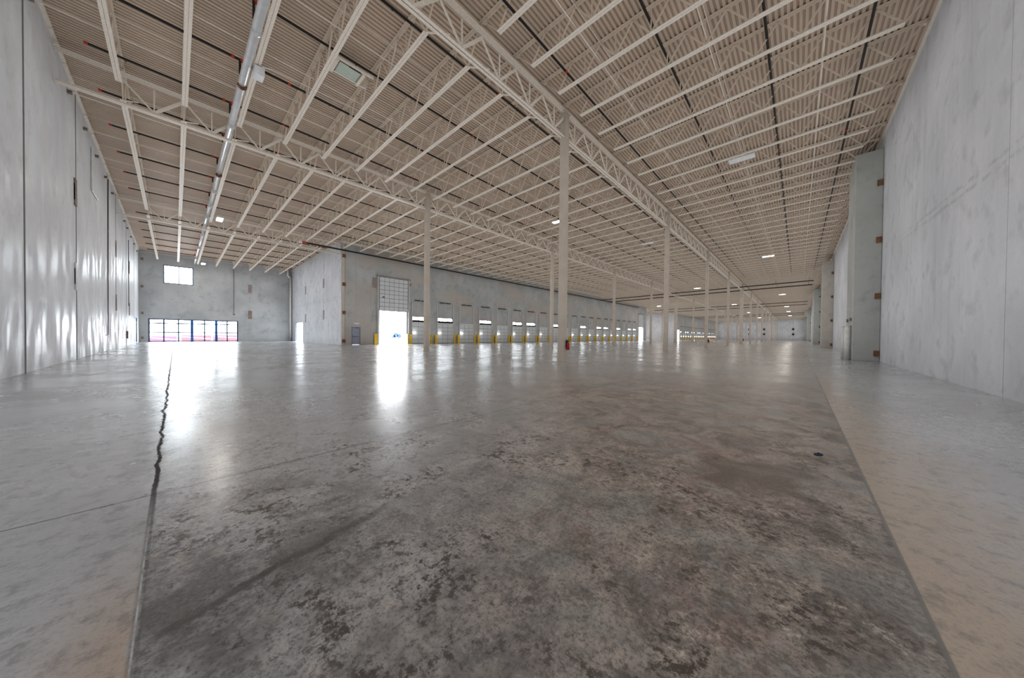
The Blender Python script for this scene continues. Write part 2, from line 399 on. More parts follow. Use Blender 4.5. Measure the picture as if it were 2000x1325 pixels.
# left wall (runs along y)
LE = [YR, 0.1, 8.1, 16.23, 23.1, 32.38, 36.5, 43.5, 51.2, YB_]
BLUE = (51.45, 54.8, 0.0, 2.78)
panel_wall('wall_left', MAT['wall_left'], 'y', XL, -0.25, LE, 0, lambda y: zdeck(y) + 0.086, [BLUE])
backing('trim_1', 'y', XL - 0.02, 0, 0, 10.6, LE[1:-1])
# right wall (runs along x)
RE = [XL] + [4.2 + 7.64 * k for k in range(0, 28)] + [XE]
panel_wall('wall_right', MAT['wall_right'], 'x', YR, -0.25, RE, 0, zdeck(YR) + 0.086)
backing('trim_2', 'x', YR - 0.05, 0, 0, 11.8, RE[1:-1])
# front window wall
WIN_LO = (-2.17, 5.93, 0.0, 2.82); WIN_HI = (-0.96, 1.62, 7.2, 9.45)
def front_wall():
    m = MB(); y0, y1 = YB_, YB_ + 0.25; top = zdeck(YB_) + 0.086
    m.box(XL - 0.25, WIN_LO[0], y0, y1, 0, top)
    m.box(WIN_LO[0], WIN_HI[0], y0, y1, WIN_LO[3], top)
    m.box(WIN_HI[0], WIN_HI[1], y0, y1, WIN_LO[3], WIN_HI[2]); m.box(WIN_HI[0], WIN_HI[1], y0, y1, WIN_HI[3], top)
    m.box(WIN_HI[1], WIN_LO[1], y0, y1, WIN_LO[3], top)
    m.box(WIN_LO[1], 7.20, y0, y1, 0, top); m.box(7.22, XD + 0.25, y0, y1, 0, top)
    struct(m, 'wall_front', MAT['wall_front'])
front_wall()
# side wall (runs along y at x = XD)
SIDE_WIN = (51.2, 55.0, 0.0, 2.8)
panel_wall('wall_side', MAT['wall_right'], 'y', XD, 0.25, [YD + 0.25, 42.15, 49.75, YB_], 0, lambda y: zdeck(y) + 0.086, [SIDE_WIN])
backing('trim_3', 'y', XD + 0.02, 0, 0, 10.6, [42.15, 49.75])
# dock wall with its openings
PITCH_D, D0, DW = 3.76, 20.42, 2.5
WINDOWED = {0, 1, 3, 5, 6, 8, 11, 13, 14, 16, 18, 19}
BIG = (16.15, 19.62, 0.0, 3.97); GATE = (96.2, 99.7, 0.0, 4.1); MAN = (13.16, 14.08, 0.0, 1.96)
def dock_wall(name, x0, x1, doors, extra, edges):
    ops = list(extra)
    for n, (dx, w) in enumerate(doors):
        ops.append((dx, dx + DW, 0.0, 2.72))
        if w: ops.append((dx + 0.02, dx + DW - 0.02, 3.02, 3.46))
    panel_wall(name, MAT['wall_dock'], 'x', YD, 0.25, edges, 0, zdeck(YD) + 0.086, ops, gap=0.004)
doors1 = [(D0 + PITCH_D * n, n in WINDOWED) for n in range(20)]
dock_wall('wall_dock', XD, 102.8, doors1, [BIG, GATE, MAN], [XD, 15.2, 19.95] + [D0 - 0.6 + PITCH_D * n for n in range(2, 20, 2)] + [95.3, 102.8])
doors2 = [(142.2 + PITCH_D * n, n % 3 != 1) for n in range(20)]
dock_wall('wall_dock_far', 138.0, XE, doors2, [(138.3, 141.2, 0.0, 4.1)], [138.0, 141.6] + [141.6 + PITCH_D * n for n in range(2, 20, 2)] + [XE])
m = MB(); m.box(XF - 0.25, 138.25, YF, YF + 0.25, 0, zdeck(YF) + 0.086); struct(m, 'wall_alcove', MAT['wall_right'])
for nm, xa, xb, ya in (('wall_alcove_left', 102.8, 103.0, YD), ('wall_alcove_right', 138.0, 138.25, YD + 0.26)):
    m = MB(); m.box(xa, xb, ya, YF, 0, 1)
    for i in (-4, -3, -2, -1): v = m.v[i]; m.v[i] = (v[0], v[1], zdeck(v[1]) + 0.086)
    struct(m, nm, MAT['wall_right'])
# end wall
EE = [YR, ROW_A - 6.0, 14.0, 20.5, 30.0, YD + 0.25]
panel_wall('wall_end', MAT['wall_right'], 'y', XE, 0.25, EE, 0, zdeck(YR) + 0.05, gap=0.03)
struct(MB().box(XE + 0.26, XE + 0.30, YR - 0.3, YD + 0.3, 0, 12.1), 'trim_20', MAT['joint'])
# dark ledger strips under the deck, where the walls meet the ceiling
m = MB(); m.box(XD, 102.8, YD - 0.10, YD, zdeck(YD) - 0.32, zdeck(YD) - 0.06); m.box(138.0, XE, YD - 0.10, YD, zdeck(YD) - 0.32, zdeck(YD) - 0.06)
struct(m, 'trim_4', MAT['steel'])
m = MB()
for y0, y1 in [(YR + 2 * k, YR + 2 * k + 2.0) for k in range(30)]:
    z = zdeck(min(y1, YB_)); m.box(XL, XL + 0.09, y0, min(y1, YB_), z - 0.10, z)
struct(m, 'trim_5', MAT['steel'])
m = MB(); m.box(XL, XE, YR, YR + 0.08, zdeck(YR) - 0.11, zdeck(YR) - 0.01); struct(m, 'trim_6', MAT['steel'])

# corrugated deck: one rib profile run along x, laid on the roof slope
def deck():
    v, f = [], []
    P, D = 0.152, 0.06
    def strip(y0, y1, xa, xb):
        n = int((y1 - y0) / P)
        prof = []
        for k in range(n + 1):
            y = y0 + k * P
            for dy, dz in ((0, 0), (0.078, 0), (0.098, D), (0.134, D)):
                prof.append((y + dy, dz))
        base = len(v)
        for y, dz in prof:
            z = zdeck(y) + dz
            v.append((xa, y, z)); v.append((xb, y, z))
        for i in range(len(prof) - 1):
            f.append([base + 2 * i, base + 2 * i + 1, base + 2 * i + 3, base + 2 * i + 2])
    strip(YR - 0.25, YD + 0.25, XL - 0.25, XE + 0.25)
    strip(YD + 0.25, YB_ + 0.25, XL - 0.25, XD + 0.25)
    strip(YD + 0.25, YF + 0.25, XF - 0.25, 138.25)
    # weather skin above
    for (ya, yb, xa, xb) in ((YR - 0.25, YD + 0.25, XL - 0.25, XE + 0.25), (YD + 0.25, YB_ + 0.35, XL - 0.25, XD + 0.25), (YD + 0.25, YF + 0.35, XF - 0.25, 138.25)):
        b = len(v)
        for x, y in ((xa, ya), (xb, ya), (xb, yb), (xa, yb)): v.append((x, y, zdeck(y) + 0.09))
        f.append([b, b + 1, b + 2, b + 3])
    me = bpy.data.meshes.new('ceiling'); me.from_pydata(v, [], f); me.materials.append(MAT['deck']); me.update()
    o = bpy.data.objects.new('ceiling', me); COL.objects.link(o); tag(o, kind='structure')
deck()

# projecting piers on the right wall
for i, (xa, xb) in enumerate(((25.34, 28.5), (56.3, 59.6), (87.0, 96.0), (150.0, 158.0), (205.0, XE - 0.05))):
    p = MB().box(xa, xb, YR + 0.01, -2.2, 0, zdeck(YR) - 0.75 if i == 0 else zdeck(YR) - 0.95).build('concrete_pier', MAT['pier_beige' if i == 1 else 'pier'], bevel=0.015)
    lab = ['nearest tall concrete pier projecting from the right wall, white pipes on its side', 'second tall beige concrete pier along the right wall',
           'third dark grey concrete pier along the right wall', 'fourth pier along the right wall, small and pale in the distance', 'last pier of the right wall, against the far end wall'][i]
    tag(p, lab, 'pier', 'concrete piers along the right wall')
# weld plates: parts of nothing, each its own small thing
def plate(x, y, z, sx, sy, sz, mat, label, group, name='embed_plate'):
    o = MB().box(-sx / 2, sx / 2, -sy / 2, sy / 2, -sz / 2, sz / 2)
    o.box(-sx * 0.28, sx * 0.28, -sy / 2 - (0.01 if sy < sx else 0), sy / 2 + (0.01 if sy < sx else 0), -sz * 0.3, sz * 0.3)
    o = o.build(name, MAT[mat]); o.location = (x, y, z); return tag(o, label, 'plate', group)
for px, pn, dz in ((25.34, 'nearest', 0.30), (56.3, 'second', 0.3), (87.0, 'third', 0.3), (150.0, 'fourth', 0.3)):
    for k, z in enumerate((0.43, 3.48, 6.47, 9.49)):
        plate(px - 0.03, YR + 0.12, z, 0.06, 0.20, dz, 'rust', 'rusty steel plate, %s up from the floor, where the %s pier meets the wall' % (ordw(k), pn), 'rusty weld plates of the piers')
for k, z in enumerate((0.5, 3.45, 6.6, 9.85)):
    plate(XL + 0.45 - 0.18, YB_ - 0.03, z, 0.22, 0.06, 0.28, 'brown', 'brown steel plate, %s up, in the left corner of the window wall' % ordw(k), 'plates in the window wall corner')
for k, z in enumerate((3.75, 7.42)):
    plate(7.21, YB_ - 0.02, z, 0.42, 0.05, 1.15, ('patch_brown' if k else 'brown'), 'brown rectangular pocket on the window wall, %s' % ('upper one' if k else 'lower one above the floor'), 'pockets on the window wall joint')
for k, z in enumerate((0.42, 3.5, 6.55, 9.6)):
    plate(XD + 0.20, YD - 0.03, z, 0.34, 0.06, 0.36, 'rust', 'rusty brown plate, %s up from the floor, on the corner left of the grey door' % ordw(k), 'plates on the dock wall corner')
for k, (z, mt) in enumerate(((3.25, 'patch'), (7.15, 'patch_brown'))):
    plate(15.62, YD - 0.045, z, 0.44, 0.04, 1.15, mt, '%s rectangular patch left of the tall open doorway' % ('pale grey lower' if k == 0 else 'brown upper'), 'patches left of the tall doorway')
for k, (y, z) in enumerate(((22.85, 3.55), (22.85, 7.15))):
    plate(XL + 0.02, y, z, 0.05, 0.36, 1.15, 'brown' if k else 'galv', '%s tall slot pocket on the left wall panel joint' % ('upper brown' if k else 'lower bright'), 'slot pockets of the left wall')
for k, (y, z) in enumerate(((36.4, 3.3), (36.4, 7.2), (46.0, 3.3), (46.0, 7.2))):
    plate(XL + 0.02, y, z, 0.05, 0.3, 1.15, 'patch', '%s grey slot pocket on the left wall, %s of the two pairs' % ('upper' if k % 2 else 'lower', 'nearer' if k < 2 else 'farther'), 'slot pockets of the left wall')
for k, (y, z) in enumerate(((42.15, 3.45), (42.15, 7.25), (49.75, 3.3), (49.75, 7.1))):
    plate(XD - 0.02, y, z, 0.05, 0.35, 1.1, 'patch', '%s slot pocket on the side wall joint %s the glass door' % ('upper' if k % 2 else 'lower', 'farther from' if k < 2 else 'beside'), 'slot pockets of the side wall')
for k, (y, z) in enumerate(((2.03, 3.2), (2.03, 5.9), (14.0, 3.2), (14.0, 5.9), (20.5, 3.2), (20.5, 5.9))):
    plate(XE - 0.046, y, z, 0.06, 0.9, 1.0, 'dark', '%s dark pocket on the far end wall, %s joint from the right' % ('upper' if k % 2 else 'lower', ordw(k // 2)), 'dark pockets of the far end wall')
# pale corner strip at the end of the side wall
struct(MB().box(XD - 0.02, XD + 0.28, YD - 0.02, YD + 0.02, 0, 10.2), 'trim_7', MAT['column'])
struct(MB().box(XD + 0.28, XD + 0.31, YD - 0.021, YD, 0, 10.9), 'trim_8', MAT['joint'])

# ------------------------------------------------------------------ windows
def glazed(name, axis, c, a0, a1, z0, z1, cuts, rails, frame, w=0.06, thick=(), thickmat=None, dark_depth=0.12):
    """frame thing (structure) with panes as parts; runs along axis at coordinate c"""
    root = bpy.data.objects.new(name, None); COL.objects.link(root); tag(root, kind='structure')
    fr = MB()
    def bx(mb, p0, p1, q0, q1, d):
        if axis == 'x': mb.box(p0, p1, c - d / 2, c + d / 2, q0, q1)
        else: mb.box(c - d / 2, c + d / 2, p0, p1, q0, q1)
    bx(fr, a0, a1, z0, z0 + w, dark_depth); bx(fr, a0, a1, z1 - w, z1, dark_depth)
    bx(fr, a0, a0 + w, z0, z1, dark_depth); bx(fr, a1 - w, a1, z0, z1, dark_depth)
    for r in rails: bx(fr, a0, a1, r - w / 2, r + w / 2, dark_depth)
    for q in cuts:
        if q not in thick: bx(fr, q - w / 2, q + w / 2, z0, z1, dark_depth)
    fr.build('window_frame', frame, root)
    for q in thick:
        mm = MB(); bx(mm, q - 0.13, q + 0.13, z0, z1, 0.2); mm.build('mullion', thickmat or frame, root)
    xs = [a0] + list(cuts) + [a1]; zs = [z0] + list(rails) + [z1]
    for i in range(len(xs) - 1):
        for j in range(len(zs) - 1):
            g = MB(); bx(g, xs[i] + 0.02, xs[i + 1] - 0.02, zs[j] + 0.02, zs[j + 1] - 0.02, 0.012); g.build('pane', MAT['glass'], root)
    return root
cutx = [-0.93, 0.30, 1.48, 2.62, 3.74, 4.82]
glazed('window_1', 'x', YB_ + 0.08, WIN_LO[0], WIN_LO[1], 0.0, WIN_LO[3], cutx, [1.17, 2.28], MAT['mullion'], w=0.13, thick=(1.48, 3.74), thickmat=MAT['blue'])
glazed('window_2', 'x', YB_ + 0.08, WIN_HI[0], WIN_HI[1], WIN_HI[2], WIN_HI[3], [0.33], [], MAT['mullion'], w=0.10)
glazed('window_3', 'y', XD + 0.08, SIDE_WIN[0], SIDE_WIN[1], 0.0, SIDE_WIN[3], [52.2, 53.4, 54.2], [2.2], MAT['blue'], w=0.06, dark_depth=0.05)
# blue entrance in the left wall: opaque blue glazing
root = bpy.data.objects.new('door_1', None); COL.objects.link(root); tag(root, kind='structure')
y0, y1 = BLUE[0], BLUE[1]
MB().box(XL - 0.12, XL - 0.06, y0, y1, 0, 2.78).build('door_panel', MAT['blue'], root)
fr = MB()
for z in (0.0, 1.12, 2.22, 2.72): fr.box(XL - 0.06, XL - 0.01, y0, y1, z, z + 0.06)
fr.build('door_rail', plain('pale_blue_rail', (0.35, 0.5, 0.75), 0.4), root)
MB().box(XL - 0.06, XL, y1, y1 + 0.08, 0, 2.78).box(XL - 0.06, XL, y0 - 0.08, y0, 0, 2.78).build('door_frame', MAT['white'], root)

# grey personnel door
root = bpy.data.objects.new('door_2', None); COL.objects.link(root); tag(root, kind='structure')
MB().box(MAN[0] + 0.06, MAN[1] - 0.06, YD + 0.02, YD + 0.07, 0.01, MAN[3] - 0.06).build('door_panel', MAT['grey_door'], root)
f = MB(); f.box(MAN[0], MAN[0] + 0.06, YD - 0.02, YD + 0.12, 0, MAN[3]); f.box(MAN[1] - 0.06, MAN[1], YD - 0.02, YD + 0.12, 0, MAN[3]); f.box(MAN[0], MAN[1], YD - 0.02, YD + 0.12, MAN[3] - 0.06, MAN[3])
f.build('door_frame', MAT['grey_frame'], root)
f = MB(); f.bar((MAN[0] + 0.1, YD - 0.03, 0.93), (MAN[1] - 0.1, YD - 0.03, 0.93), 0.05, 0.06); f.box(MAN[0] + 0.1, MAN[0] + 0.18, YD - 0.04, YD + 0.03, 0.89, 0.97); f.box(MAN[1] - 0.18, MAN[1] - 0.1, YD - 0.04, YD + 0.03, 0.89, 0.97)
f.build('panic_bar', MAT['grey_frame'], root)
MB().box(MAN[0] + 0.4, MAN[0] + 0.75, YD - 0.05, YD + 0.02, MAN[3] - 0.14, MAN[3] - 0.08).build('door_closer', MAT['grey_frame'], root)
t = thing('emergency_light', 'white twin-head emergency light above the grey door', 'light', (13.62, YD - 0.06, 2.33))
MB().box(-0.16, 0.16, -0.04, 0.04, -0.06, 0.06).build('housing', MAT['white'], t)
for s in (-1, 1): MB().tube((s * 0.23, -0.05, 0.07), (s * 0.23, -0.11, 0.05), 0.06, 12).build('lamp_head', MAT['white'], t)
tag(MB().tube((13.62, YD - 0.02, 2.4), (13.62, YD - 0.02, 10.6), 0.014, 6).build('conduit', MAT['galv']), 'thin conduit rising from the emergency light above the grey door', 'conduit')

# raised sectional doors
def raised_door(name_label, x0, x1, zo, ztop):
    t = thing('overhead_door', name_label, 'door', (x0, YD, 0))
    w = x1 - x0
    dp = MB().box(-0.02, w + 0.02, -0.17, -0.10, zo - 0.02, ztop).build('door_panel', MAT['door'], t)
    ln = MB(); nh = 8
    for k in range(nh + 1):
        z = zo + (ztop - zo) * k / nh; ln.box(-0.02, w + 0.02, -0.182, -0.168, z - 0.022, z + 0.022)
    for k in range(7):
        x = w * k / 6; ln.box(x - 0.015, x + 0.015, -0.180, -0.168, zo, ztop)
    ln.build('panel_seam', MAT['door_line'], t)
    for x in (-0.14, w + 0.14): MB().box(x - 0.05, x + 0.05, -0.20, -0.01, 0.0 if x > 0 else 0.0, ztop + 0.25).build('track', MAT['galv'], t)
    MB().tube((-0.2, -0.18, ztop + 0.1), (w + 0.25, -0.18, ztop + 0.1), 0.04, 10).build('spring_shaft', MAT['door_line'], t)
    for x in (-0.22, w + 0.22): MB().tube((x - 0.04, -0.18, ztop + 0.1), (x + 0.04, -0.18, ztop + 0.1), 0.12, 14).build('cable_drum', MAT['door_line'], t)
    MB().tube((w + 0.38, -0.05, ztop - 0.45), (w + 0.38, -0.10, ztop - 0.45), 0.16, 14).build('chain_hoist', MAT['door_line'], t)
    MB().box(0.35, 0.62, -0.195, -0.18, zo + 1.55, zo + 1.66).build('sticker', MAT['dark'], dp)
    struct(MB().box(x0, x0 + 0.10, YD - 0.02, YD + 0.24, 0, zo).box(x1 - 0.12, x1, YD - 0.02, YD + 0.24, 0, zo), 'trim_%d' % (9 + len([o for o in bpy.data.objects if o.name in ('trim_9',)])), MAT['white'])
raised_door('tall white sectional door rolled up above the bright open doorway', BIG[0], BIG[1] + 0.1, BIG[3], 7.9)
raised_door('white sectional door rolled up over the far opening at the end of the dock doors', GATE[0], GATE[1], GATE[3], 8.0)

# dock doors, guards and dock lamps
def dock_door(windowed):
    t = thing('dock_door', 'tmp', 'door', (0, YD, 0))
    MB().box(0.0, DW, -0.07, -0.015, 0.0, 2.74).build('door_panel', MAT['door'], t)
    ln = MB()
    for k in range(6): z = 0.06 + 0.53 * k; ln.box(0, DW, -0.082, -0.07, z - 0.02 if k else 0.0, z + 0.02)
    for k in range(4): x = DW * k / 3; ln.box(max(0, x - 0.015), min(DW, x + 0.015), -0.08, -0.07, 0.06, 2.7)
    ln.build('panel_seam', MAT['door_line'], t)
    MB().box(-0.02, DW + 0.02, -0.10, -0.01, 2.72, 2.79).build('top_seal', MAT['white'], t)
    for x in (-0.06, DW + 0.06): MB().box(x - 0.035, x + 0.035, -0.13, -0.01, 0, 5.5).build('track', MAT['galv'], t)
    for a, b in ((0.32, 1.12), (1.30, 2.12)): MB().box(a, b, -0.16, -0.01, 5.50, 5.60).build('spring', MAT['dark'], t)
    if windowed:
        f = MB(); f.box(0, DW, -0.10, -0.01, 2.92, 3.05); f.build('window_sill', MAT['dark'], t)
        f = MB(); f.box(0, DW, -0.07, -0.01, 3.44, 3.49)
        for k in range(4): x = DW * k / 3; f.box(max(0, x - 0.035), min(DW, x + 0.035), -0.07, -0.01, 3.05, 3.44)
        wf = f.build('window_frame', MAT['dark'], t)
        for k in range(3): MB().box(DW * k / 3 + 0.035, DW * (k + 1) / 3 - 0.035, -0.04, -0.03, 3.05, 3.44).build('pane', MAT['glass'], wf)
    return t
def guard(side):
    t = thing('dock_guard', 'tmp', 'guard', (0, YD, 0))
    m = MB()
    if side == 'left': m.box(-0.48, -0.12, -0.20, -0.17, 0.0, 1.24); m.box(-0.15, -0.12, -0.17, -0.01, 0.0, 1.24)
    else: m.box(0.12, 0.15, -0.46, -0.01, 0.0, 1.24); m.box(0.15, 0.30, -0.04, -0.01, 0.0, 1.24)
    m.build('guard_plate', MAT['yellow'], t, bevel=0.01)
    MB().box(-0.50 if side == 'left' else 0.105, -0.105 if side == 'left' else 0.32, -0.24 if side == 'left' else -0.5, -0.01, 0.0, 0.02).build('base_plate', MAT['yellow'], t)
    return t
def dock_lamp():
    t = thing('dock_lamp', 'tmp', 'lamp', (0, YD, 0))
    MB().box(-0.30, -0.20, -0.06, -0.01, 1.38, 1.52).build('bracket', MAT['galv'], t)
    MB().bar((-0.25, -0.05, 1.45), (0.20, -0.30, 1.45), 0.03, 0.03).build('arm', MAT['galv'], t)
    MB().lathe((0.25, -0.33, 1.45), [(0.02, -0.06), (0.055, -0.035), (0.065, 0.0), (0.055, 0.035), (0.02, 0.06)], 14).build('lamp_head', MAT['dock_lamp'], t, smooth=True)
    return t
proto = {True: dock_door(True), False: dock_door(False)}
gl, gr, dl = guard('left'), guard('right'), dock_lamp()
used = set()
def place(key, p, x, lab, grp):
    o = p if key not in used else copy_tree(p)
    used.add(key); o.location.x = x; tag(o, lab, None, grp); return o
for w, (ds, wh) in enumerate(((doors1, 'from the tall open doorway'), (doors2, 'of the distant dock row'))):
    for n, (dx, win) in enumerate(ds):
        place(('d', win), proto[win], dx, '%s dock door %s, %s' % (ordw(n), wh, 'with a lit window strip above it' if win else 'with plain wall above it'), 'dock doors with a window strip' if win else 'dock doors without a window strip')
        place('gl', gl, dx, 'yellow guard on the left of the %s dock door %s' % (ordw(n), wh), 'yellow dock guards')
        place('gr', gr, dx + DW, 'yellow guard on the right of the %s dock door %s' % (ordw(n), wh), 'yellow dock guards')
        place('dl', dl, dx, 'bright dock lamp beside the %s dock door %s' % (ordw(n), wh), 'dock lamps')
place('gl', gl, BIG[0] - 0.10, 'yellow guard on the left of the tall open doorway', 'yellow dock guards')
place('gr', gr, BIG[1] - 0.17, 'yellow guard on the right of the tall open doorway', 'yellow dock guards')

# ------------------------------------------------------------------ columns
def column(x, y, w, label):
    t = thing('steel_column', label, 'column', (x, y, 0), 'square steel columns')
    h = w / 2; zt = zdeck(y) - 0.50
    MB().box(-h, h, -h, h, 0.0, zt).build('shaft', MAT['column'], t, bevel=0.02)
    MB().box(-h - 0.03, h + 0.03, -h - 0.03, h + 0.03, zt, zt + 0.03).build('cap_plate', MAT['column'], t)
    MB().box(-h - 0.02, h + 0.02, -h - 0.02, h + 0.02, 0.0, 0.015).build('base_plate', MAT['column'], t)
    return t
NBAY = 14
for r, (y, rn) in enumerate(((ROW_A, 'nearer'), (ROW_B, 'farther'))):
    for k in range(NBAY):
        wide = k in (4, 7, 10)
        if r == 1 and k == 0: lab = 'slender cream column standing alone in front of the yellow dock guards'
        elif r == 0 and k == 0: lab = 'nearest and thickest looking cream steel column, with a fire extinguisher'
        else: lab = '%scream steel column, %s in the %s row' % ('wide ' if wide else '', ordw(k), rn)
        column(XA + S * k, y, 0.52 if wide else 0.31, lab)
for k in (7, 8): column(XA + S * k, YD, 0.31, 'cream column at the mouth of the far alcove, %s one' % ('left' if k == 7 else 'right'))

# ------------------------------------------------------------------ roof girders (run along x)
GM = {}
def girder_meshes():
    st = MAT['steel']
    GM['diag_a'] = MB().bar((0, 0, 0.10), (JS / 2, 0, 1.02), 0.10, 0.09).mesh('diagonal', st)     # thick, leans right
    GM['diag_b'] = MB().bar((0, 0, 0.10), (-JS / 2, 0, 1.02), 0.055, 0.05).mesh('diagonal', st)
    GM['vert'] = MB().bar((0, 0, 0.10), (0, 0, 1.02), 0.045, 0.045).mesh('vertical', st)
girder_meshes()
def chord(x0, x1, zb, flange, leg, w):
    m = MB(); g = 0.005
    for s in (-1, 1):
        a, b = sorted((s * g, s * (g + flange)))
        m.box(x0, x1, a, b, zb if leg > 0 else zb - 0.012, zb + (0.012 if leg > 0 else 0))
        a, b = sorted((s * g, s * (g + 0.014)))
        m.box(x0, x1, a, b, min(zb, zb + leg), max(zb, zb + leg))
    return m
def girder(x0, n, y, label, half=None, L=None):
    L = L or n * JS
    t = thing('roof_girder', label, 'girder', (x0, y, zdeck(y) - 1.56), 'roof girders')
    key = ('b', round(L, 2))
    if key not in GM:
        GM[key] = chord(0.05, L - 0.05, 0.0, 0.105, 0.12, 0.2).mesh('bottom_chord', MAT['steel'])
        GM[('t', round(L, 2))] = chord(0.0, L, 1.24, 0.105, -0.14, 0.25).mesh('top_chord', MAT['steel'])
    link_mesh('bottom_chord', GM[key], t); link_mesh('top_chord', GM[('t', round(L, 2))], t)
    k = 0; off = L - n * JS
    while k < n:
        xb = off + (k + 0.5) * JS
        link_mesh('diagonal', GM['diag_b'], t, (xb, 0, 0)); link_mesh('diagonal', GM['diag_a'], t, (xb, 0, 0))
        link_mesh('vertical', GM['vert'], t, (xb, 0, 0)); k += 1
for y, rn in ((ROW_A, 'nearer'), (ROW_B, 'farther')):
    girder(XL, 8, y, 'cream roof girder from the left wall to the first column of the %s row' % rn, L=XA - XL)
    for k in range(NBAY - 1):
        girder(XA + S * k, 9, y, 'cream roof girder between the %s and %s columns of the %s row' % (ordw(k), ordw(k + 1), rn))
    girder(XA + S * (NBAY - 1), 6, y, 'cream roof girder reaching the far end wall on the %s row' % rn, L=XE - XA - S * (NBAY - 1))
girder(XL, 8, ROW_C, 'cream roof girder from the left wall to the corner of the dock wall', L=XD - XL)
girder(XF, 9, ROW_C, 'cream roof girder over the left part of the far alcove mouth')
girder(XF + S, 9, ROW_C, 'cream roof girder over the right part of the far alcove mouth')

# ------------------------------------------------------------------ roof joists (run along y)
JM = {}
def joist_meshes(key, y0, y1, depth, endcut):
    """coordinates local to (x, y0, zdeck(y0)); roof slope sheared in"""
    L = y1 - y0
    def z(y, d): return -0.0185 * y - d
    st = MAT['steel']
    top = MB()
    for s in (-1, 1):
        a, b = sorted((s * 0.012, s * 0.062))
        top.bar((s * 0.043, 0.0, z(0, 0.012)), (s * 0.043, L, z(L, 0.012)), 0.078, 0.010)
        top.bar((s * 0.008, 0.0, z(0, 0.05)), (s * 0.008, L, z(L, 0.05)), 0.010, 0.075)
    for yy in (0.0, L): top.bar((0, yy + (0.08 if yy == 0 else -0.08), z(yy, 0.08)), (0, yy + (0.20 if yy == 0 else -0.20), z(yy, 0.08)), 0.12, 0.13)
    bot = MB(); e = endcut
    for s in (-1, 1):
        bot.bar((s * 0.045, e, z(e, depth)), (s * 0.045, L - e, z(L - e, depth)), 0.082, 0.010)
        bot.bar((s * 0.008, e, z(e, depth - 0.04)), (s * 0.008, L - e, z(L - e, depth - 0.04)), 0.010, 0.08)
    web = MB()
    n = max(4, int(round((L - 2 * e) / 1.22))); p = (L - 2 * e) / n
    web.bar((0, 0.1, z(0.1, 0.06)), (0, e, z(e, depth - 0.03)), 0.045, 0.045)
    web.bar((0, L - 0.1, z(L - 0.1, 0.06)), (0, L - e, z(L - e, depth - 0.03)), 0.03, 0.03)
    for i in range(n):
        ya = e + i * p; yb = ya + p; ym = (ya + yb) / 2
        web.bar((0, ya, z(ya, depth - 0.03)), (0, ym, z(ym, 0.05)), 0.042, 0.042)
        web.bar((0, ym, z(ym, 0.05)), (0, yb, z(yb, depth - 0.03)), 0.042, 0.042)
        if i: web.bar((0, ya, z(ya, depth - 0.03)), (0, ya, z(ya, 0.05)), 0.032, 0.032)
    br = MB()
    br.bar((0, e, z(e, depth)), (0.42, 0.05, z(0, depth + 0.22)), 0.035, 0.035)
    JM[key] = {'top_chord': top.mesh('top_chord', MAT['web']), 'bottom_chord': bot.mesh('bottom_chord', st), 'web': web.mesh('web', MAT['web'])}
    if key != 'R': JM[key]['flange_brace'] = br.mesh('flange_brace', st)
    JM[key + 'raw'] = (top, bot, web)
SPANS = {'R': (YR + 0.08, ROW_A, 0.90, 0.80, 'over the right aisle'), 'M': (ROW_A, ROW_B, 1.08, 0.72, 'between the column rows'),
         'C': (ROW_B, ROW_C, 1.02, 0.72, 'over the dock side'), 'D': (ROW_C, YB_ - 0.05, 1.02, 0.72, 'before the window wall')}
for k, v in SPANS.items(): joist_meshes(k, *v[:4])
jobs = []
for key, (ya, yb, dp, ec, where) in SPANS.items():
    k = -8; n = 0
    while True:
        x = XA + JS * k
        if x > XE - 0.5 or (key == 'D' and x > XD - 0.3): break
        d = math.hypot(x, (ya + yb) / 2); jobs.append((d, key, x, n)); k += 1; n += 1
jobs.sort()
single = jobs[:300]; rest = jobs[300:]
for d, key, x, n in single:
    ya, yb, dp, ec, where = SPANS[key]
    t = thing('roof_joist', 'cream roof joist %s, %s from the left wall' % (where, ordw(n)), 'joist', (x, ya, zdeck(ya)), 'open web roof joists')
    for part, me in JM[key].items(): link_mesh(part, me, t)
m = MB()
for d, key, x, n in rest:
    ya = SPANS[key][0]; zz = zdeck(ya)
    for mb in JM[key + 'raw']:
        b = len(m.v); m.v += [(a + x, c + ya, e + zz) for a, c, e in mb.v]; m.f += [[i + b for i in q] for q in mb.f]
o = tag(m.build('roof_joist', MAT['steel']), 'many tiny cream roof joists crowded together above the farthest part of the hall', 'joists', None, 'stuff')

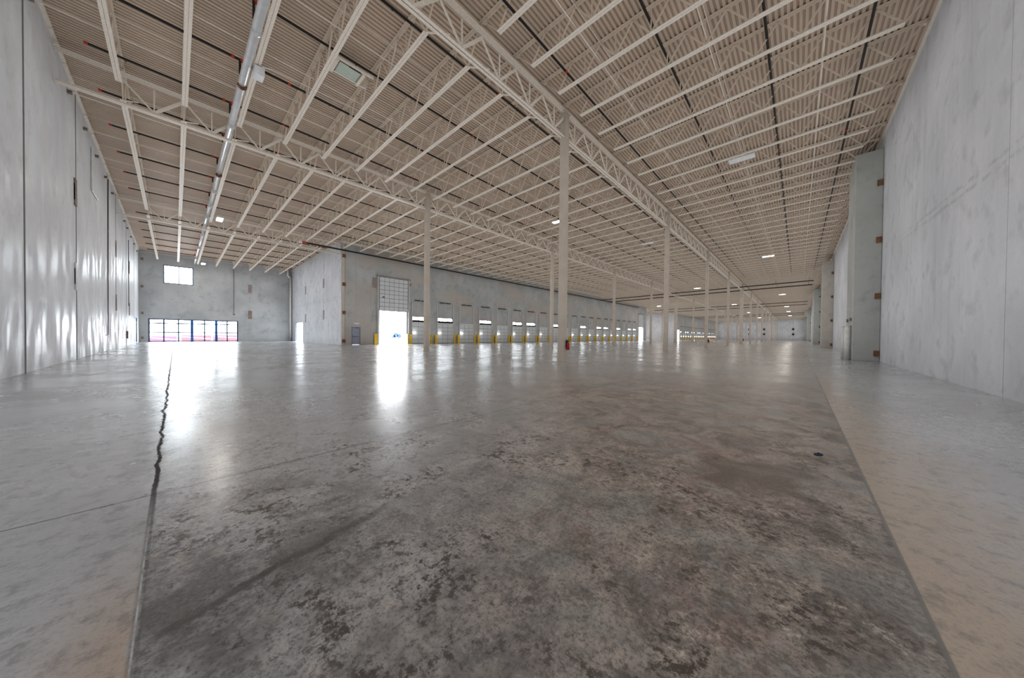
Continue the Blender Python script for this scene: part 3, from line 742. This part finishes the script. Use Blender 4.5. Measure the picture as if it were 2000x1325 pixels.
# bridging lines between joists, anchored to the left wall
for i, (y, span) in enumerate([(21.6, 'C'), (24.8, 'C'), (28.0, 'C'), (31.15, 'C'), (34.2, 'C'), (41.4, 'D'), (43.8, 'D'), (47.2, 'D'), (50.4, 'D'), (54.2, 'D'), (11.0, 'M'), (13.8, 'M'), (16.6, 'M'), (-0.5, 'R'), (2.4, 'R'), (5.4, 'R')]):
    x1 = XD - 0.3 if span == 'D' else 72.0
    z = zdeck(y) - (0.77 if span in 'CD' else 0.74)
    t = thing('bridging_rod', 'thin steel bridging line across the joists, %s one counted from the right wall' % ordw([-0.5, 2.4, 5.4, 11.0, 13.8, 16.6, 21.6, 24.8, 28.0, 31.15, 34.2, 41.4, 43.8, 47.2, 50.4, 54.2].index(y)), 'bridging', (XL, y, z), 'joist bridging lines')
    MB().bar((0.02, 0, 0), (x1 - XL, 0, 0), 0.025, 0.03).build('rod', MAT['steel'], t)
    MB().bar((0.02, 0, zdeck(y) - z - 0.10), (x1 - XL, 0, zdeck(y) - z - 0.10), 0.02, 0.02).build('rod', MAT['steel'], t)
    MB().box(0.0, 0.12, -0.06, 0.06, -0.07, 0.05).build('wall_plate', MAT['brown'], t)
# joist seats on the right wall: ends of the joists
# ------------------------------------------------------------------ sprinkler pipes
MX, MZ = 1.74, 10.62
t = thing('sprinkler_main', 'large silver sprinkler main running beside a roof joist toward the window wall', 'pipe', (MX, 0, 0))
MB().tube((0, YR + 1.0, MZ + 0.25), (0, ROW_C, MZ - 0.26), 0.125, 20).tube((0, ROW_C, MZ - 0.26), (0, YB_ - 0.3, MZ - 0.62), 0.10, 18).build('pipe', MAT['silver'], t, smooth=True)
for y in (12.55, 15.6, 18.8, 24.9, 27.9, 31, 34, 40, 46, 52):
    z = MZ - 0.0185 * (y - 10) + 0.02
    MB().tube((0, y - 0.02, z), (0, y + 0.02, z), 0.145, 20).build('pipe_band', MAT['rust'] if y in (15.6, 24.9) else MAT['silver'], t)
BR = [-1.6, 0.95, 3.7, 6.75, 9.45, 12.3, 15.26, 18.3, 21.3, 24.32, 27.45, 30.4, 33.4, 39.2, 42.1, 45.0, 48.0, 51.0, 54.0]
for i, y in enumerate(BR):
    z = zdeck(y) - 0.42; x1 = XD - 0.6 if y > YD else 66.0
    t = thing('sprinkler_line', 'black sprinkler pipe under the deck, %s one counted from the right wall' % ordw(i), 'pipe', (0, y, z), 'black sprinkler branch pipes')
    MB().tube((-2.05, 0, 0), (x1, 0, 0), 0.042, 8).build('pipe', MAT['black'], t)
    MB().tube((-2.12, 0, 0), (-2.03, 0, 0), 0.05, 10).build('end_cap', MAT['red'] if i != 5 else MAT['white'], t)
    if y > 8:
        MB().tube((MX - 0.10, 0, 0), (MX - 0.10, 0, -(z - MZ) + 0.1), 0.035, 8).build('riser', MAT['black'], t)
        for dx in (-0.24, 0.0): MB().tube((MX - 0.10 + dx, 0, 0), (MX - 0.02 + dx, 0, 0), 0.062, 10).build('coupling', MAT['red'], t)
    for x in (3.1 + (i % 3) * 0.4, 9.2 + (i % 2), 22.5): 
        if x < x1: MB().tube((x, 0, 0), (x + 0.09, 0, 0), 0.055, 10).build('coupling', MAT['red'], t)
    for k in range(12):
        x = -1.2 + k * 2.9
        if x < x1 and k < 8: MB().tube((x, 0, 0), (x, 0, -0.09), 0.016, 6).build('sprinkler_head', MAT['dark'], t)
FM = [(70.4, 'nearest'), (75.6, 'second'), (109.5, 'third'), (119.0, 'fourth'), (158.0, 'fifth'), (169.0, 'sixth')]
for x, wn in FM:
    t = thing('cross_main', 'black pipe crossing under the ceiling from the right wall, %s one' % wn, 'pipe', (x, 0, 0), 'black cross mains')
    MB().tube((0, -1.7, 10.62), (0, YD - 0.3, 10.02), 0.09 if x < 100 else 0.08, 10).build('pipe', MAT['black'], t)
    for k in range(9): MB().tube((0, -1.2 + 4.2 * k, 10.58 - 0.07 * k), (0, -1.2 + 4.2 * k, 10.58 - 0.07 * k + 0.55), 0.02, 6).build('hanger', MAT['dark'], t)
t = thing('wall_main', 'black sprinkler main running along the top of the dock wall', 'pipe', (0, YD - 0.22, 0))
MB().tube((8.6, -0.3, 10.08), (96.0, 0, 10.08), 0.085, 12).build('pipe', MAT['black'], t)
MB().tube((8.35, -0.3, 10.08), (8.75, -0.3, 10.08), 0.10, 12).build('valve', MAT['red'], t)
MB().tube((8.15, -0.3, 10.08), (8.36, -0.3, 10.08), 0.13, 12).build('valve_cap', MAT['white'], t)

# white box and cord on the silver main
t = thing('junction_box', 'white square junction box fixed beside the silver sprinkler main', 'box', (2.04, 14.25, 10.42))
MB().box(-0.14, 0.14, -0.20, 0.22, -0.12, 0.16).build('housing', MAT['white'], t, bevel=0.01)
MB().box(-0.12, 0.12, -0.18, 0.20, -0.135, -0.12).build('lid', MAT['white'], t)
MB().tube((0.05, -0.3, 0.1), (0.3, -0.3, 0.18), 0.015, 6).tube((0.3, -0.3, 0.18), (4.6, -0.05, 0.55), 0.010, 6).build('cord', MAT['white'], t)
# greenish panel framed between two joists
t = thing('ceiling_panel', 'greenish ribbed panel in a steel frame fixed between two ceiling joists', 'panel', (4.42, 12.62, 11.05))
p = MB()
for k in range(9): p.box(-0.36, 0.36, -0.30 + k * 0.068, -0.30 + k * 0.068 + 0.05, -0.02, 0.02)
p.box(-0.36, 0.36, -0.30, 0.30, 0.0, 0.03); p.build('panel', MAT['green_panel'], t)
for s in (-1, 1): MB().box(s * 0.46 - 0.05, s * 0.46 + 0.05, -0.36, 0.36, -0.05, 0.10).build('frame_rail', MAT['steel'], t)
MB().box(-0.05, 0.35, -0.345, -0.31, -0.03, 0.0).build('slot', MAT['dark'], t)
MB().box(-0.7, 0.8, 0.30, 0.36, 0.0, 0.08).box(-0.7, 0.8, -0.42, -0.36, 0.0, 0.08).build('cross_rail', MAT['steel'], t)

# ------------------------------------------------------------------ high bay lamps
def lamp_proto(lit):
    t = thing('high_bay_lamp', 'tmp', 'lamp', (0, 0, 0))
    hs = MB().box(-0.55, 0.55, -0.20, 0.20, 0.0, 0.07).build('housing', MAT['white'], t, bevel=0.01)
    MB().box(-0.50, 0.50, -0.16, 0.16, -0.02, 0.0).build('diffuser', MAT['lamp_on'] if lit else MAT['white'], hs)
    for s in (-1, 1): MB().tube((s * 0.45, 0, 0.07), (s * 0.45, 0, 1.43), 0.006, 5).build('cable', MAT['galv'], t)
    return t
lp = {True: lamp_proto(True), False: lamp_proto(False)}
lseen = set()
def lamp(x, y, z, label, lit=True, w=1.0, rz=math.pi / 2):
    o = lp[lit] if lit not in lseen else copy_tree(lp[lit]); lseen.add(lit)
    o.location = (x, y, zdeck(y) - 1.44); o.rotation_euler = (0, 0, rz); tag(o, label, None, 'high bay lamps')
    if w > 0:
        d = bpy.data.lights.new('lamp_light', 'AREA'); d.shape = 'RECTANGLE'; d.size = 1.0; d.size_y = 0.32
        d.energy = LAMP_W * w; d.color = (1.0, 0.95, 0.88)
        l = bpy.data.objects.new('lamp_light', d); COL.objects.link(l); l.parent = o; l.location = (0, 0, -0.03)
LZ = 10.25
lamp(20.6, 14.1, LZ, 'lit lamp between the two column rows, just left of the nearest column', True, 1.6)
lamp(45.7, 2.65, LZ, 'largest lit lamp over the right aisle')
lamp(87.6, 2.65, LZ, 'lit lamp over the right aisle, second beyond the black pipes', True, 1.6)
lamp(121.6, 2.65, LZ, 'lit lamp over the right aisle, third farther on', True, 1.6)
lamp(145.0, 2.65, LZ, 'lit lamp over the right aisle, fourth farther on', True, 1.6)
lamp(172.5, 2.65, LZ, 'lit lamp over the right aisle, fifth and smallest', True, 1.6)
lamp(65.6, 13.9, LZ, 'lit lamp between the column rows near the black pipes', True, 1.6)
lamp(104.3, 13.1, LZ, 'lit lamp between the column rows beyond the black pipes', True, 1.6)
lamp(140.0, 13.1, LZ, 'lit lamp between the column rows near the far end', True, 1.6)
lamp(180.0, 13.1, LZ, 'lit lamp between the column rows against the end wall', True, 1.6)
lamp(94.0, 29.5, LZ - 0.3, 'small lit lamp over the far end of the dock doors', True, 1.6)
lamp(170.0, 28.0, LZ - 0.3, 'tiny lit lamp over the distant dock row', True, 1.6)
lamp(2.35, 32.9, LZ - 0.1, 'lit lamp hanging beside the silver main, nearer one', True, 0.25)
lamp(2.35, 53.3, LZ - 0.5, 'lit lamp hanging beside the silver main, by the window wall', True, 0.25)
lamp(20.0, 2.3, LZ + 0.35, 'unlit white lamp over the right aisle beside the nearest column', False, 0)
lamp(31.4, 11.0, LZ, 'unlit lamp between the column rows behind the nearest column', False, 0)
lamp(4.5, 2.3, LZ, 'added fill lamp high above the camera, out of view', True, 0.25)  # added overhead out of view, for extra light near the camera
lamp(118.0, 47.0, LZ - 0.5, 'added fill lamp hidden inside the far alcove', True, 40.0)  # added unseen lamp that brightens the alcove walls

# ------------------------------------------------------------------ smaller fittings
def conduit(pts, r, mat, label, name='conduit'):
    m = MB()
    for a, b in zip(pts[:-1], pts[1:]): m.tube(a, b, r, 8)
    return tag(m.build(name, MAT[mat]), label, 'conduit')
conduit([(XL + 0.04, 26.65, 10.6), (XL + 0.04, 26.6, 8.43), (XL + 0.04, 28.6, 8.46)], 0.035, 'offwhite', 'thin white conduit dropping from the deck and bending sideways on the left wall')
conduit([(XL + 0.03, 32.5, 10.9), (XL + 0.03, 32.1, 1.0), (XL + 0.03, 31.2, 0.98)], 0.02, 'dark', 'thin dark conduit down the left wall ending in a low hook')
conduit([(XL + 0.03, 45.2, 9.6), (XL + 0.03, 45.2, 3.55)], 0.02, 'dark', 'thin dark conduit on the left wall near the window wall')
tag(MB().box(XL, XL + 0.10, 43.4, 43.8, 0.6, 1.25).build('wall_box', MAT['brown']), 'small brown box low on the left wall near the blue door', 'box')
conduit([(5.5, YB_ - 0.03, 9.8), (5.5, YB_ - 0.03, 3.75)], 0.02, 'dark', 'thin dark conduit on the window wall, right of the long window')
conduit([(4.62, YB_ - 0.03, 9.8), (4.62, YB_ - 0.03, 3.77)], 0.012, 'galv', 'faint grey conduit on the window wall above the long window')
tag(MB().box(5.40, 5.62, YB_ - 0.10, YB_, 3.62, 3.76).build('wall_box', MAT['brown']), 'tiny brown box at the foot of the window wall conduit', 'box')
t = thing('drain_pipe', 'white roof drain pipe standing in the corner by the glass side door', 'pipe', (11.95, YB_ - 0.2, 0))
MB().tube((0, 0, 0), (0, 0, 9.55), 0.13, 14).tube((0, 0, 9.55), (-0.35, 0, 9.95), 0.13, 14).tube((-0.35, 0, 9.9), (-0.35, 0, 10.85), 0.13, 14).build('pipe', MAT['offwhite'], t, smooth=True)
for z in (0.9, 5.1, 7.6): MB().tube((0, 0, z - 0.04), (0, 0, z + 0.04), 0.155, 14).build('pipe_clamp', MAT['galv'], t)
for i, x in enumerate((27.5, 25.9)):
    t = thing('wall_pipe', 'waist-high white pipe stub against the nearest pier, %s one' % ('farther' if i == 0 else 'nearer'), 'pipe', (x, -2.05, 0), 'white pipe stubs at the pier')
    MB().tube((0, 0, 0), (0, 0, 1.9), 0.13, 16).build('pipe', MAT['offwhite'], t, smooth=True)
    MB().tube((0, 0, 1.9), (0, 0, 1.95), 0.14, 16).build('cap', MAT['galv'], t)
    tag(MB().box(x - 0.10, x + 0.10, -2.2, -2.12, 2.2, 2.38).build('outlet_box', MAT['brown']), 'small brown outlet box above the %s white pipe stub' % ('farther' if i == 0 else 'nearer'), 'box', 'outlet boxes on the pier')
def extinguisher(x, y, label, group='fire extinguishers'):
    t = thing('fire_extinguisher', label, 'extinguisher', (x, y, 0.56), group)
    cyl = MB().lathe((0, 0, 0), [(0.055, 0.0), (0.075, 0.02), (0.075, 0.27), (0.05, 0.33), (0.025, 0.36)], 16).build('cylinder', MAT['red_ext'], t, smooth=True)
    vl = MB().lathe((0, 0, 0.36), [(0.02, 0), (0.03, 0.02), (0.025, 0.06)], 10).build('valve', MAT['dark'], t)
    MB().bar((-0.02, 0, 0.43), (0.09, 0, 0.47), 0.02, 0.015).bar((-0.02, 0, 0.41), (0.08, 0, 0.40), 0.02, 0.015).build('handle', MAT['dark'], vl)
    MB().tube((0.05, 0.03, 0.42), (0.085, 0.05, 0.30), 0.012, 6).tube((0.085, 0.05, 0.30), (0.085, 0.05, 0.12), 0.012, 6).build('hose', MAT['dark'], t)
    MB().box(0.035, 0.078, -0.045, 0.045, 0.10, 0.2).build('label_plate', MAT['white'], cyl)
    MB().box(-0.06, 0.06, 0.07, 0.10, 0.1, 0.46).build('bracket', MAT['dark'], t)
    return t
extinguisher(XA + 0.10, ROW_A - 0.155 - 0.095, 'red fire extinguisher hung on the nearest column')
extinguisher(XA + 2 * S + 0.10, ROW_A - 0.25, 'small red fire extinguisher hung on the third column of the nearer row')
extinguisher(XA + 4 * S + 0.10, ROW_A - 0.355, 'tiny fire extinguisher on the wide fifth column of the nearer row')
# scrap on the floor
random.seed(4)
m = MB(); m.lathe((0, 0, 0), [(0.001, 0.0), (0.045, 0.0), (0.04, 0.014), (0.018, 0.022), (0.002, 0.026)], 9)
m.v = [(a * 1.0 + random.uniform(-.006, .006), b * 0.6 + random.uniform(-.005, .005), max(0, c + random.uniform(-.004, .004))) for a, b, c in m.v]
o = m.build('fabric_scrap', MAT['scrap']); o.location = (4.50, -0.17, 0.0); o.rotation_euler = (0, 0, -0.8)
tag(o, 'small dark blue crumpled scrap lying on the floor near the right joint', 'scrap')

# ------------------------------------------------------------------ outside
struct(MB().box(-60, 300, YB_ + 0.3, 220, -1.4, -1.3).box(XD + 0.3, 102.7, YD + 0.3, YB_ + 0.3, -1.4, -1.3).box(138.3, 300, YD + 0.3, YB_ + 0.3, -1.4, -1.3).box(-60, XL - 0.3, -60, YB_ + 0.3, -0.4, -0.3), 'floor_yard', MAT['yard'])
def trailer(x0, x1, y, z0, z1, mat, label, stripe=True):
    t = thing('trailer', label, 'trailer', (x0, y, -1.3), 'trailers outside')
    w = x1 - x0
    MB().box(0, w, 0, 2.5, z0, z1).build('trailer_body', MAT[mat], t, bevel=0.03)
    MB().bar((0.1, -0.03, z1 - 0.25), (w - 0.1, -0.03, z1 - 0.6), 0.03, 0.10).build('stripe', MAT['trailer_white'], t)
    for i in (0.8, w - 0.8): MB().tube((i, 0.1, 0.45), (i, 0.4, 0.45), 0.45, 16).build('wheel', MAT['dark'], t)
trailer(-2.8, 0.2, 75.0, 0.0, 1.85, 'magenta', 'magenta trailer seen low through the left panes of the long window')
trailer(0.7, 4.3, 75.0, 0.0, 2.0, 'trailer', 'red trailer seen through the middle panes of the long window')
trailer(4.6, 9.0, 75.5, 0.0, 2.05, 'trailer', 'red trailer seen through the right panes of the long window')
t = thing('white_trailer', 'white truck trailer with a blue marking outside the tall open doorway', 'trailer', (20.0, 50.0, -1.3))
MB().box(0, 12, 0, 2.6, 0.9, 3.3).build('trailer_body', MAT['trailer_white'], t, bevel=0.03)
b = MB(); b.tube((5.3, -0.02, 2.35), (5.3, 0.0, 2.35), 0.42, 10); b.tube((5.9, -0.02, 2.2), (5.9, 0.0, 2.2), 0.38, 9); b.tube((4.9, -0.02, 2.1), (4.9, 0.0, 2.1), 0.3, 8); b.build('blue_marking', MAT['logo_blue'], t)
for i in (1.2, 10.4): MB().tube((i, 0.1, 0.5), (i, 0.5, 0.5), 0.5, 16).build('wheel', MAT['dark'], t)
